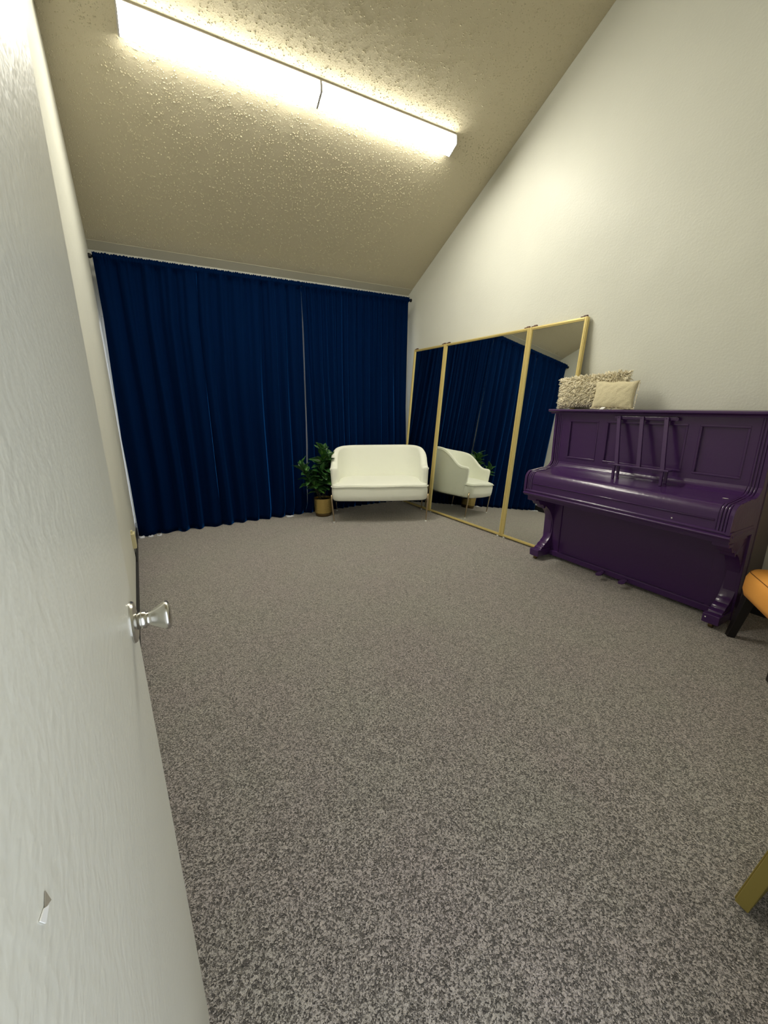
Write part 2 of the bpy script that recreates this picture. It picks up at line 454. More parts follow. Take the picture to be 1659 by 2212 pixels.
# ------------------------------------------------------------------ leaning mirrors
def make_mirror(label, P0, wdir, width, height, lean, group, foot=True, gm=M_gold, clips=(True, True)):
    """P0: floor point of one lower front corner; wdir: unit dir along the width; leans back about that edge"""
    wd = Vector(wdir).normalized(); back = Vector((-wd.y, wd.x, 0))       # horizontal, away from the viewer
    if back.dot(Vector(lean[0])) < 0: back = -back
    th = lean[1]
    up = Vector((0,0,math.cos(th))) + back*math.sin(th)
    nb = back*math.cos(th) - Vector((0,0,math.sin(th)))                   # into the mirror thickness
    P0 = Vector(P0)
    Mm = Matrix.Identity(4); Mm.col[0] = (*wd, 0); Mm.col[1] = (*nb, 0); Mm.col[2] = (*up, 0); Mm.col[3] = (*P0, 1)
    e = empty('leaning_mirror', P0 + wd*width/2, label, 'mirror', group)
    fw, ft = .027, .032
    bm = bmesh.new(); box(bm, .012, width-.012, .010, .015, .012, height-.012, M=Mm); obj('mirror_glass', bm, M_mirror, e)
    bm = bmesh.new(); box(bm, .012, width-.012, .0155, .020, .012, height-.012, M=Mm); obj('backing', bm, M_black, e)
    for x0, x1 in ((0, fw), (width-fw, width)):
        bm = bmesh.new()
        box(bm, x0, x1, 0, ft, 0, height, M=Mm)
        mid = (x0+x1)/2; box(bm, mid-.006, mid+.006, -.004, .001, 0, height, M=Mm)
        obj('frame_stile', bm, gm, e, bevel=.002)
    for z0, z1 in ((0, .025), (height-.025, height)):
        bm = bmesh.new(); box(bm, fw, width-fw, .002, ft, z0, z1, M=Mm)
        box(bm, fw, width-fw, -.003, .003, (z0+z1)/2-.004, (z0+z1)/2+.004, M=Mm)
        obj('frame_rail', bm, gm, e, bevel=.002)
    for k, x in enumerate((.022, width-.022)):
        if clips[k]:
            bm = bmesh.new(); xx = x + (.018 if k == 0 else -.018)
            box(bm, xx-.030, xx+.030, .004, .024, height-.004, height+.010, M=Mm); box(bm, xx-.006, xx+.03, .006, .020, height+.010, height+.016, M=Mm)
            obj('top_guide', bm, M_brown, e, bevel=.002)
        if foot:
            bm = bmesh.new(); lathe(bm, [(.010,-.006),(.012,0),(.012,.008),(.008,.010)], 16, Mm @ Matrix.Translation((x + (.02 if k == 0 else -.02), .012, -.004)) @ Matrix.Rotation(PI/2, 4, 'X'))
            obj('roller', bm, M_whitepl, e, smooth=True)
    return e
gr = 'gold-framed mirrors leaning along the right wall'
MZ = .012; ML = math.radians(5.63); ph = math.radians(1.46)
wdm = Vector((math.sin(ph), -math.cos(ph), 0)); M0 = Vector((3.017, 4.13, MZ))
for s0, s1, lab in ((-.625, .0135, 'narrow gold-framed mirror leaning in the far corner beside the curtain'),
                    (.0155, 1.249, 'wide gold-framed mirror in the middle, reflecting the loveseat and plant'),
                    (1.251, 1.833, 'narrow gold-framed mirror leaning partly behind the left end of the purple piano')):
    make_mirror(lab, M0 + wdm*s0, wdm, s1-s0, 2.04, ((1,0,0), ML), gr)
fm = make_mirror('brass-framed mirror leaning by the doorway, only its lower corner in view', (1.243, .216, MZ), (.995,-.05,0), .62, 2.03, ((0,-1,0), math.asin(.30/2.03)), None, gm=M_goldedge)

# ------------------------------------------------------------------ piano
pe = empty('upright_piano', (2.95, 1.61, 0), 'purple painted upright piano against the right wall', 'piano')
def P(name, bm, m=None, par=None, **k): return obj(name, bm, m or M_purple, par or pe, **k)
YL, YR = .885, 2.325        # right (near) and left (far) ends
XF = 3.015                  # upper front plane
XBK = 3.29
def arc(cx, cz, r, a0, a1, n, rz=None):
    rz = rz or r
    return [(cx + r*math.cos(math.radians(lerp(a0, a1, i/n))), cz + rz*math.sin(math.radians(lerp(a0, a1, i/n)))) for i in range(n+1)]
# profile of the curve from the upper front down over the fall to the key slip (front edge only)
def front_profile(off=0.0):
    p = [(XF-off*.6, 1.27), (XF-off*.6, .875)]
    p += [(XF-off - x, z) for x, z in [(.004,.862),(.012,.848),(.026,.836),(.046,.828),(.075,.822)]]
    p += [(2.89, .815+off), (2.82, .807+off)]
    p += arc(2.767, .744-off*.2, .055+off, 100, 180, 8, .061+off)
    p += [(2.710-off, .70), (2.707-off, .64)]
    return p
def side_outline(off=0.0, xb=None):
    xb = xb or XBK
    return [(xb, .03), (xb, 1.27)] + front_profile(off) + [(2.722, .62), (XF-.01, .605), (XF-.01, .03)]
for y0, y1, fl in ((YL, YL+.022, 1), (YR-.022, YR, -1)):
    bm = bmesh.new(); prism(bm, side_outline(.010, XBK if fl == 1 else 3.046), y0, y1, xz); sp = P('side_panel', bm, bevel=.003)
    # fluted pilaster running down the cheek beside the side panel
    for k in range(3):
        ya = (y1 + .003 + k*.016) if fl == 1 else (y0 - .003 - (k+1)*.016 + .0)
        bm = bmesh.new(); prism(bm, [(3.03, 1.27)] + front_profile(.006) + [(2.722, .62), (3.03, .605)], ya, ya+.012, xz)
        obj('flute', bm, M_purple, sp, bevel=.004, seg=3)
y_in0, y_in1 = YL+.075, YR-.075
bm = bmesh.new(); prism(bm, side_outline(-.004), YL+.02, y_in0, xz); P('cheek_block', bm)
bm = bmesh.new(); prism(bm, side_outline(-.004, 3.046), y_in1, YR-.02, xz); P('cheek_block', bm)
# fallboard (closed lid over the keys)
fp = front_profile(0)[1:]
bm = bmesh.new(); prism(bm, [(XF+.012, .875)] + fp + [(2.74, .632), (XF+.012, .72)], y_in0, y_in1, xz)
fb = P('fallboard', bm, smooth=True); fb.modifiers.new('E', 'EDGE_SPLIT').split_angle = math.radians(35)
bm = bmesh.new(); prism(bm, arc(2.7105, .712, .0065, 90, 270, 6), y_in0+.01, y_in1-.01, xz); obj('bead', bm, M_purple, fb, smooth=True)
bm = bmesh.new(); prism(bm, [(XF+.01,.862),(XF-.003,.862),(XF-.012,.850),(XF-.012,.843),(XF+.01,.843)], y_in0, y_in1, xz); obj('hinge_bead', bm, M_purple, fb, bevel=.002)
# key slip moulding, stepped
bm = bmesh.new(); prism(bm, [(2.755,.658),(2.707,.658),(2.699,.652),(2.699,.643),(2.704,.640),(2.704,.637),(2.693,.632),(2.690,.625),(2.693,.618),(2.702,.614),(2.704,.606),(2.755,.600)], YL-.006, YR-.002, xz); P('key_slip', bm, bevel=.0015)
for s_ in ((YL-.008, YL), (YR, YR+.006)):
    so = 1 if s_[0] > 1 else -1; yi = s_[0] if so > 0 else s_[1]; bm = bmesh.new(); V_ = []
    for x in (2.725, 3.0): V_.append([bm.verts.new((x, yi + so*d_, z)) for d_, z in ((-.004,.656),(.003,.656),(.004,.642),(.008,.638),(.008,.623),(.005,.620),(.005,.604),(-.004,.604))])
    for k in range(8): bm.faces.new((V_[0][k], V_[0][(k+1)%8], V_[1][(k+1)%8], V_[1][k]))
    bm.faces.new(V_[0][::-1]); bm.faces.new(V_[1])
    P('side_moulding', bm, bevel=.001)
P('key_bed', B(2.745, 3.02, YL+.01, YR-.01, .575, .62), bevel=.002)
# lower front board with frame
kb = P('lower_panel', B(3.030, 3.044, YL+.02, YR-.02, .045, .585))
for y0, y1 in ((YL+.02, YL+.16), (YR-.16, YR-.02)): obj('panel_stile', B(3.020, 3.0355, y0, y1, .05, .58), M_purple, kb, bevel=.004)
P('bottom_rail', B(3.00, 3.04, YL+.02, YR-.02, .03, .075), bevel=.004)
P('back_frame', B(3.045, XBK-.004, YL+.012, 2.285, .04, 1.262), M_backwood)
# grey-brown unpainted rear post seen from the end
bk = P('rear_post', B(3.070, XBK+.006, YL-.004, YL+.001, .03, 1.262), M_backwood, bevel=.001); bk['label'] = 'dull grey-brown rear side'
# upper front: stiles, rails, sunk panels and mouldings
panels = [(1.932, 2.180), (1.322, 1.862), (1.002, 1.252)]
PZ0, PZ1 = .912, 1.218
bm = bmesh.new()
ys = [YL+.07] + sum([[a, b_] for a, b_ in panels[::-1]], []) + [YR-.07]
for i in range(0, len(ys), 2): box(bm, XF, XF+.02, ys[i], ys[i+1], PZ0, PZ1)
box(bm, XF, XF+.02, YL+.07, YR-.07, PZ1, 1.27); box(bm, XF, XF+.02, YL+.07, YR-.07, .860, PZ0)
up = P('upper_panel', bm)
for a, b_ in panels:
    P('sunk_panel', B(XF+.011, XF+.018, a, b_, PZ0, PZ1), par=up)
    bm = bmesh.new(); w_ = .011
    for (ya, yb, za, zb) in ((a-.003, b_+.003, PZ1-w_, PZ1+.003), (a-.003, b_+.003, PZ0-.003, PZ0+w_), (a-.003, a+w_, PZ0+w_, PZ1-w_), (b_-w_, b_+.003, PZ0+w_, PZ1-w_)):
        box(bm, XF-.004, XF+.012, ya, yb, za, zb)
    obj('panel_moulding', bm, M_purple, up, bevel=.0035, seg=3)
# top
bm = bmesh.new(); R_ = []
for y, xb in ((YL-.03, XBK+.004), (2.285, XBK+.004), (2.2855, 3.172), (YR+.03, 3.172)):
    R_.append([Vector((p[0], y, p[1])) for p in [(xb,1.268),(xb,1.305),(2.962,1.305),(2.955,1.300),(2.955,1.291),(2.968,1.284),(2.992,1.278),(2.996,1.268)]])
for a, b_ in zip(R_, R_[1:]): pass
V_ = [[bm.verts.new(p) for p in r] for r in R_]
for a, b_ in zip(V_, V_[1:]):
    for k in range(8): bm.faces.new((a[k], a[(k+1)%8], b_[(k+1)%8], b_[k]))
bm.faces.new(V_[0][::-1]); bm.faces.new(V_[-1])
P('top_lid', bm)
# music desk
md = P('music_desk', B(2.990, 3.006, 1.385, 1.800, 1.236, 1.262), bevel=.005)
bm = bmesh.new(); tube(bm, [(2.991, 1.385, 1.249), (3.003, 1.385, 1.249)], .013, 16); obj('rounded_end', bm, M_purple, md)
for ya, yb in ((1.760, 1.695), (1.598, 1.540), (1.440, 1.385)):
    bm = bmesh.new(); prism(bm, [(2.988,1.262),(2.978,1.262),(2.915,.925),(2.932,.925)], 0, 1, lambda u, v, a: (u, lerp(ya, yb, (1.262-v)/.337) + (a-.5)*.026, v)); obj('slat', bm, M_purple, md, bevel=.001)
    bm = bmesh.new(); tube(bm, [(2.974, ya, 1.25), (2.982, ya, 1.25)], .005, 10); obj('screw_head', bm, M_purple, md)
obj('desk_shelf', B(2.893, 2.955, 1.335, 1.745, .914, .926), M_purple, md, bevel=.003)
for y in (1.700, 1.375):
    for x in (2.905, 2.962):
        obj('desk_leg', B(x-.007, x+.007, y-.008, y+.008, .828 if x > 2.93 else .819, .914), M_purple, md, bevel=.001)
# console legs with bracket, scroll and toe block
legprof = [(2.757,.576),(2.757,.597),(3.03,.597),(3.03,.03),(2.852,.03),(2.850,.092),(2.886,.093),(2.890,.104),(2.905,.112),(2.918,.116),(2.922,.128),(2.938,.140),(2.955,.146),(2.960,.158),(2.978,.172),
           (2.992,.190),(3.004,.218),(3.011,.250),(3.013,.296),(3.005,.345),(2.990,.388),(2.968,.425),(2.940,.458),(2.908,.484),(2.895,.492),(2.890,.478),(2.880,.474),(2.872,.484),(2.866,.500),(2.850,.510),(2.822,.513),(2.806,.536),(2.790,.560),(2.775,.570)]
for y0, y1, sgn in ((YL+.004, YL+.094, 1), (YR-.094, YR-.004, -1)):
    bm = bmesh.new(); prism(bm, legprof, y0+.008, y1-.008, xz)
    lg = P('leg', bm, smooth=True, bevel=.002); lg.modifiers.new('E', 'EDGE_SPLIT').split_angle = math.radians(35)
    obj('toe_block', B(2.842, 3.02, y0, y1, .034, .094), M_purple, lg, bevel=.004)
    obj('bracket_cap', B(2.750, 2.805, y0+.002, y1-.002, .555, .577), M_purple, lg, bevel=.004)
    bm = bmesh.new(); c0 = Vector((2.872, (y0+y1)/2, .018))
    tube(bm, [c0-Vector((0,.013,0)), c0-Vector((0,.010,0)), c0+Vector((0,.010,0)), c0+Vector((0,.013,0))], [.012,.0175,.0175,.012], 18)
    box(bm, 2.862, 2.882, c0.y-.008, c0.y+.008, .022, .036)
    cs = obj('caster', bm, M_potbase, lg, smooth=False); cs['label'] = 'small metal caster'
# pedals
for y in (1.715, 1.535):
    bm = bmesh.new()
    prism(bm, [(3.05,-.008),(2.985,-.010),(2.950,-.022),(2.925,-.024),(2.908,-.014),(2.905,0),(2.908,.014),(2.925,.024),(2.950,.022),(2.985,.010),(3.05,.008)], 0, 1,
          lambda u, v, a: (u, y+v, .046 + .022*math.sin((3.05-u)/.145*PI*.8)*.6 - (3.05-u)*.09 + a*.008))
    P('pedal', bm, bevel=.002)
for q in ((2.7075, 1.185, .672, 0), (2.838, YL+.075, .072, 0)):
    bm = bmesh.new(); lathe(bm, [(.0045,0),(.004,.001),(.001,.0013)], 12, Matrix.Translation(q[:3]) @ Matrix.Rotation(-PI/2, 4, 'Y')); P('paint_chip', bm, M_chip)['label'] = 'pale fleck of missing paint'
bm = bmesh.new(); lathe(bm, [(.010,0),(.008,.001),(.002,.0013)], 9, Matrix.Translation((2.86, .995, .8135)) @ Matrix.Diagonal((.6,1.6,1,1))); P('paint_chip', bm, M_chip)['label'] = 'pale fleck of missing paint'

# ------------------------------------------------------------------ pillows
def pillow_bm(w, h, t, n=18, pin=.10):
    bm = bmesh.new(); gr_ = {}
    for side in (1, -1):
        for i in range(n+1):
            for j in range(n+1):
                a, b_ = i/n*2-1, j/n*2-1
                edge = (i in (0, n)) or (j in (0, n))
                if edge and side == -1: gr_[(-1, i, j)] = gr_[(1, i, j)]; continue
                th = t/2*((1-a*a)**.42)*((1-b_*b_)**.42)
                px = a*(1 - pin*(1-a*a)*0 - pin*.55*(1-b_*b_)*abs(a)); pz = b_*(1 - pin*.55*(1-a*a)*abs(b_))
                gr_[(side, i, j)] = bm.verts.new((px*w/2, side*th, pz*h/2))
    for side in (1, -1):
        for i in range(n):
            for j in range(n):
                f = [gr_[(side, i, j)], gr_[(side, i+1, j)], gr_[(side, i+1, j+1)], gr_[(side, i, j+1)]]
                bm.faces.new(f if side == -1 else f[::-1])
    return bm
# local x -> world -y (to the right in the picture), local -y -> world -x (towards the room)
def place(loc, lean, roll=0, yaw=0):
    return Matrix.Translation(loc) @ Matrix.Rotation(-PI/2+yaw, 4, 'Z') @ Matrix.Rotation(lean, 4, 'X') @ Matrix.Rotation(roll, 4, 'Y')
W1 = place((3.110, 2.082, 1.305+.129), -.10, -.05)
pl1 = empty('shag_pillow', (3.110, 2.082, 1.305), 'shaggy cream pillow leaning on the wall atop the purple piano', 'pillow')
bm = pillow_bm(.56, .235, .10); bmesh.ops.transform(bm, matrix=W1, verts=bm.verts); obj('pillow_body', bm, M_shag, pl1, smooth=True)
rr = random.Random(5); bm = bmesh.new()
def tuft(bm, p, d, L_, r_):
    d = d.normalized(); dr = (d + Vector((rr.uniform(-.5,.5), rr.uniform(-.5,.5), rr.uniform(-.9,.1)))).normalized()
    p1 = p + d*L_*.45; p2 = p1 + dr*L_*.55
    o1 = d.orthogonal().normalized(); o2 = d.cross(o1)
    R0 = [bm.verts.new(p + r_*(math.cos(k*2*PI/3)*o1 + math.sin(k*2*PI/3)*o2)) for k in range(3)]
    R1 = [bm.verts.new(p1 + r_*1.15*(math.cos(k*2*PI/3)*o1 + math.sin(k*2*PI/3)*o2)) for k in range(3)]
    R2 = [bm.verts.new(p2 + r_*.55*(math.cos(k*2*PI/3)*o1 + math.sin(k*2*PI/3)*o2)) for k in range(3)]
    for a, b_ in ((R0, R1), (R1, R2)):
        for k in range(3): bm.faces.new((a[k], a[(k+1)%3], b_[(k+1)%3], b_[k]))
    bm.faces.new(R2)
for k in range(2300):
    a, b_ = rr.uniform(-1, 1), rr.uniform(-1, 1)
    if rr.random() < .22:
        if rr.random() < .6: b_ = rr.choice((1, 1, -1))*rr.uniform(.93, 1)
        else: a = rr.choice((-1, 1))*rr.uniform(.95, 1)
    side = -1 if rr.random() < .86 else 1
    th = .05*(max(0, 1-a*a)**.42)*(max(0, 1-b_*b_)**.42)
    p = Vector((a*.28*(1-.055*(1-b_*b_)*abs(a)), side*th, b_*.1175*(1-.055*(1-a*a)*abs(b_))))
    nrm = Vector((a**5*1.2, side*(1.05-.6*max(abs(a), abs(b_))**4), b_**5*1.3 - .35))
    wp = W1 @ p; wn = W1.to_3x3() @ nrm
    Lf = rr.uniform(.024, .042)
    if wp.z + wn.normalized().z*Lf - .01 < 1.309: wn.z = abs(wn.z)*.2; Lf *= .6
    wp.z = max(wp.z, 1.312)
    if wp.x + wn.normalized().x*Lf > W-.01: continue
    tuft(bm, wp, wn, Lf, rr.uniform(.0034, .0056))
tf = obj('shag_pile', bm, M_shag, pl1, smooth=True); tf['kind'] = 'stuff'
W2 = place((3.022, 1.845, 1.305+.103), -.13, .03, .0)
pl2 = empty('lumbar_pillow', (3.022, 1.845, 1.305), 'flat-woven beige lumbar pillow in front of the shaggy one on the piano', 'pillow')
bm = pillow_bm(.33, .205, .065, pin=.13); 
for v_ in bm.verts:
    v_.co += Vector((0, .0025*math.sin(v_.co.x*90+3*math.sin(v_.co.z*60)), .003*math.sin(v_.co.x*45)))
bmesh.ops.transform(bm, matrix=W2, verts=bm.verts); obj('pillow_body', bm, M_woven, pl2, smooth=True)
bm = bmesh.new()
for k in range(260):
    e_ = rr.random()
    if e_ < .5: a, b_ = rr.uniform(-1, 1), -1
    elif e_ < .75: a, b_ = 1, rr.uniform(-1, 1)
    else: a, b_ = rr.uniform(-1, 1), rr.uniform(-1, -.75)
    p = W2 @ Vector((a*.163, -.01*(1-abs(a)), b_*.1)); p.z = max(p.z, 1.311)
    d = W2.to_3x3() @ Vector((.9*a**3, -.5, -.1)); d.z = max(d.z, -.02)
    tuft(bm, p, d, rr.uniform(.006, .014), .0022)
obj('fringe', bm, M_shag, pl2, smooth=True)
bm = bmesh.new(); box(bm, -.018, .018, -.001, .001, -.028, 0, M=Matrix.Translation((2.986, 1.890, 1.3225)) @ Matrix.Rotation(-PI/2-.2, 4, 'Z') @ Matrix.Rotation(-1.0, 4, 'X')); obj('care_tag', bm, M_whitepl, pl2)['label'] = 'small white care tag'

# ------------------------------------------------------------------ loveseat
Lp, Rp = Vector((1.755, 4.253, 0)), Vector((2.713, 3.742, 0))
uu = (Rp-Lp).normalized(); nn = Vector((-uu.y, uu.x, 0))
SM = Matrix.Identity(4); SM.col[0] = (*uu, 0); SM.col[1] = (*nn, 0); SM.col[2] = (0,0,1,0); SM.col[3] = (*Lp, 1)
LW = (Rp-Lp).length
sf = empty('loveseat', SM @ Vector((LW/2, .3, 0)), 'cream upholstered loveseat on thin bronze legs in front of the curtains', 'loveseat', rz=math.atan2(uu.y, uu.x))
def SP(name, bm, m=None, par=None, **k):
    bmesh.ops.transform(bm, matrix=SM, verts=bm.verts); return obj(name, bm, m or M_velv, par or sf, **k)
# seat outline in plan: bowed front, rounded corners
def seat_ring(z, grow, bow=.03, n=14):
    pts = []
    x0, x1, y0, y1, r = -.020-grow, LW+.020+grow, -.01-grow, .54+grow*.5, .085
    def c(cx, cy, a0, a1): 
        for i in range(6): 
            a = math.radians(lerp(a0, a1, i/5)); pts.append((cx+r*math.cos(a), cy+r*math.sin(a)))
    for i in range(1, n): s = i/n; pts.append((lerp(x0+r, x1-r, s), y0))
    c(x1-r, y0+r, -90, 0)
    for i in range(1, 7): pts.append((x1, lerp(y0+r, y1-r, i/7)))
    c(x1-r, y1-r, 0, 90)
    for i in range(1, n): s = i/n; pts.append((lerp(x1-r, x0+r, s), y1))
    c(x0+r, y1-r, 90, 180)
    for i in range(1, 7): pts.append((x0, lerp(y1-r, y0+r, i/7)))
    c(x0+r, y0+r, 180, 270)
    out_ = []
    for x, y in pts:
        s = (x-x0)/(x1-x0)
        if y < .3: y -= bow*math.sin(PI*max(0, min(1, s)))**1.0 - .0
        x += (1 if s < .5 else -1)*.022*max(0, min(1, (y-.09)/.05))*(1 if abs(s-.5) > .40 else 0)
        if y > .32:
            ins = .25 - math.sqrt(max(0, .25**2 - (y-.32)**2)); x = LW/2 + (x-LW/2)*(1 - 2*ins/(LW+.04))
        out_.append(Vector((x, y, z)))
    return out_
def loft(bm, rings, cap0=True, cap1=True):
    R_ = [[bm.verts.new(p) for p in r] for r in rings]; n = len(R_[0])
    for a, b_ in zip(R_, R_[1:]):
        for k in range(n): bm.faces.new((a[k], a[(k+1)%n], b_[(k+1)%n], b_[k]))
    if cap0: bm.faces.new(R_[0][::-1])
    if cap1: bm.faces.new(R_[-1])
def wave(ring):
    for p in ring: p.z += .010*math.sin(PI*p.x/LW*1.0) + .004*math.sin(p.x*9)
    return ring
bm = bmesh.new()
loft(bm, [seat_ring(.262,-.035), seat_ring(.266,-.014), seat_ring(.285,-.003), seat_ring(.33,0), seat_ring(.38,0), wave(seat_ring(.418,-.004)), wave(seat_ring(.424,-.02))])
st_ = SP('seat_base', bm, smooth=True)
bm = bmesh.new()
rg = []
for z, g in ((.424,-.012),(.436,0.0),(.448,-.012),(.458,-.05),(.466,-.10),(.471,-.15),(.473,-.185)): rg.append(wave(seat_ring(z, g)))
loft(bm, rg)
cu_ = SP('seat_cushion', bm, smooth=True)
bm = bmesh.new(); ring = wave(seat_ring(.428, .004)); ring.append(ring[0].copy())
tube(bm, ring, .006, 8, cap=False); bmesh.ops.transform(bm, matrix=SM, verts=bm.verts); obj('piping', bm, M_velv, cu_, smooth=True)
# wrap-around shell: arms and back
def shell_path():
    """centre line in plan with parameter: 0..1 arms flat, back high"""
    pts = []
    x0, x1, yf, yb, r = .024, LW-.024, .120, .570, .25
    for i in range(8): pts.append((x0, lerp(yf, yb-r, i/7), Vector((-1,0,0))))
    for i in range(1, 12): a = math.radians(lerp(180, 90, i/12)); pts.append((x0+r+r*math.cos(a), yb-r+r*math.sin(a), Vector((math.cos(a), math.sin(a), 0))))
    for i in range(0, 17): pts.append((lerp(x0+r, x1-r, i/16), yb, Vector((0,1,0))))
    for i in range(1, 12): a = math.radians(lerp(90, 0, i/12)); pts.append((x1-r+r*math.cos(a), yb-r+r*math.sin(a), Vector((math.cos(a), math.sin(a), 0))))
    for i in range(8): pts.append((x1, lerp(yb-r, yf, i/7), Vector((1,0,0))))
    return pts
def sm(t): t = max(0, min(1, t)); return t*t*(3-2*t)
pth = shell_path(); ztops = []
bm = bmesh.new(); rings = []; pip = []
for idx, (x, y, o_) in enumerate(pth):
    dc = min(x-.008, LW-.008-x)
    dc = max(0, dc-.016)
    arm = sm((y-.18)/.30)                     # rises going back
    H = lerp(.652, .848, sm((y-.17)/.29)) - .014*(1-sm(dc/.10))*arm
    Tk = .040 + .008*(1-sm((y-.10)/.25))
    def tilt(z): return (max(0, z-.30))*lerp(.04, .16, sm(dc/.22)) + .002
    ring = []
    zs_out = [.262, .275, .32, .40, .50, .58, H-.06, H-.025]
    for z in zs_out: ring.append(Vector((x, y, z)) + o_*(Tk*.9 + tilt(z) - (.015 if z < .27 else 0)))
    for a in (30, 60, 90, 120, 150):
        ca, sa = math.cos(math.radians(a)), math.sin(math.radians(a))
        ring.append(Vector((x, y, H-.025+.025*sa)) + o_*(tilt(H) + Tk*.9*ca))
    for z in (H-.025, H-.07, .58, .50, .44, .36): 
        ring.append(Vector((x, y, z)) + o_*(tilt(z) - Tk*(.95 + (.25 if z < .55 and arm > .5 else 0))))
    ring.append(Vector((x, y, .262)) + o_*(-Tk*.6))
    if idx in (0, len(pth)-1):
        cen = sum(ring, Vector())/len(ring)
        for sc, dy in ((.30, -.040), (.62, -.034), (.85, -.020), (.96, -.008)):
            rr_ = []
            for p in ring:
                c2 = Vector((x+o_.x*tilt(p.z), y, max(.30, min(H-.04, p.z))))
                q = c2 + (p-c2)*sc; q.y = y+dy; rr_.append(q)
            if idx == 0: rings.append(rr_)
            else: rings.append(('end', sc, rr_))
    if idx == len(pth)-1:
        ends = [r for r in rings if isinstance(r, tuple)]; rings = [r for r in rings if not isinstance(r, tuple)]
        rings.append(ring)
        for t_ in sorted(ends, key=lambda t: -t[1]): rings.append(t_[2])
    else: rings.append(ring)
    pip.append(Vector((x, y, H-.030)) + o_*(Tk*.9 + tilt(H-.02) + .001))
loft(bm, rings)
sh = SP('backrest', bm, smooth=True, sub=1)
fx = []
for z in (.275, .33, .42, .52, .60): fx.append(Vector((pth[0][0], pth[0][1]-.004, z)) + Vector((-1,0,0))*(.040*.9 + max(0, z-.30)*.04+.003))
fr = [Vector((LW - p.x, p.y, p.z)) for p in fx]
bm = bmesh.new(); tube(bm, fx + pip + fr[::-1], .0045, 8); bmesh.ops.transform(bm, matrix=SM, verts=bm.verts); obj('piping', bm, M_velv, sh, smooth=True)
# legs: flat blade up the corner of the seat, tapering to the floor
for x, y, sx in ((0, .02, -1), (LW, .02, 1), (-.012, .575, -1), (LW+.012, .575, 1)):
    bm = bmesh.new()
    xo = x + sx*.021; tube(bm, [(xo, y, .335), (xo-sx*.001, y, .262), (x+sx*.006, y, .10), (x+sx*.002, y, .012)], [.0085, .0105, .0075, .0055], 12)
    lg = SP('leg', bm, M_legm, smooth=True)
    bm = bmesh.new(); lathe(bm, [(.0105,0),(.012,.003),(.0105,.014)], 14, Matrix.Translation((x+sx*.002, y, 0))); bmesh.ops.transform(bm, matrix=SM, verts=bm.verts); obj('foot_cap', bm, M_whitepl, lg)['label'] = 'white plastic foot cap'
bm = bmesh.new()
for y in (.045, .56): box(bm, .0, LW, y-.008, y+.008, .250, .262)
for x in (.03, LW-.03): box(bm, x-.008, x+.008, .02, .575, .250, .262)
SP('under_frame', bm, M_blackmetal)

# ------------------------------------------------------------------ potted plant
PX, PY = 1.782, 4.655
pt = empty('potted_plant', (PX, PY, 0), 'broad-leaved green plant in a hammered gold pot left of the loveseat', 'plant')
T0 = Matrix.Translation((PX, PY, 0))
bm = bmesh.new(); lathe(bm, [(.090,0),(.098,.004),(.103,.045)], 48, T0); obj('pot_base', bm, M_potbase, pt, smooth=True)
bm = bmesh.new()
prof = [(.104,.045),(.106,.046)]
rings = []; n = 144; rowsN = 64
def potr(k, zi):
    z = .046 + (.224-.046)*zi/rowsN
    f = max(0, math.sin(zi/rowsN*PI*16))*max(0, math.sin(2*PI*k/n*36 + (PI if int(zi/rowsN*16) % 2 else 0)*1.0))
    return .107 + .004*(zi/rowsN) - .005*f, z
R_ = []
for zi in range(rowsN+1):
    ring = []
    for k in range(n):
        r_, z = potr(k, zi); a = 2*PI*k/n; ring.append(bm.verts.new((PX+r_*math.cos(a), PY+r_*math.sin(a), z)))
    R_.append(ring)
for r_, z in ((.112,.227),(.106,.227),(.104,.20)):
    R_.append([bm.verts.new((PX+r_*math.cos(2*PI*k/n), PY+r_*math.sin(2*PI*k/n), z)) for k in range(n)])
for a, b_ in zip(R_, R_[1:]):
    for k in range(n): bm.faces.new((a[k], a[(k+1)%n], b_[(k+1)%n], b_[k]))
bm.faces.new(R_[0][::-1])
obj('pot', bm, M_pot, pt)
bm = bmesh.new(); lathe(bm, [(.103,.19),(.103,.205),(.05,.212)], 32, T0); obj('soil', bm, M_soil, pt)
rl = random.Random(21)
bmS, bmL = bmesh.new(), bmesh.new(); uvl = bmL.loops.layers.uv.new('UVMap')
def leaf(base, d, L_, Wd, droop, twist=0):
    """one leaf: starts at base along d, arching down; slightly folded on the midrib"""
    d = d.normalized(); side = d.cross(Vector((0,0,1)))
    if side.length < .05: side = Vector((1,0,0))
    side.normalize(); nrm = side.cross(d)
    side = (side*math.cos(twist) + nrm*math.sin(twist)).normalized()
    nl, nw = 9, 4; g = []
    p = base.copy(); dirv = d.copy()
    for i in range(nl+1):
        t = i/nl
        w_ = Wd*(math.sin(PI*min(1, t**.78))**.85)*(1-.15*t) + .0015
        nn_ = side.cross(dirv).normalized()
        row = []
        for j in range(nw+1):
            s = j/nw*2-1
            row.append((bmL.verts.new(p + side*s*w_*.5 + nn_*(-abs(s)*w_*-.22 + .004*math.sin(t*14)*abs(s))), (j/nw, t)))
        g.append(row)
        p = p + dirv*L_/nl
        dirv = (dirv + Vector((0,0,-droop/nl))).normalized()
    for a, b_ in zip(g, g[1:]):
        for j in range(nw):
            q = [a[j], a[j+1], b_[j+1], b_[j]]
            f = bmL.faces.new([v_[0] for v_ in q])
            for lp, v_ in zip(f.loops, q): lp[uvl].uv = v_[1]
stems = [  # top point, leaf count, leaf size
    ((.02,-.02,.80), 26, .185), ((-.275,-.05,.62), 22, .16), ((.11,-.04,.70), 20, .175), ((-.03,-.09,.56), 16, .16), ((-.12,.0,.52), 14, .15), ((-.15,-.07,.42), 10, .14)]
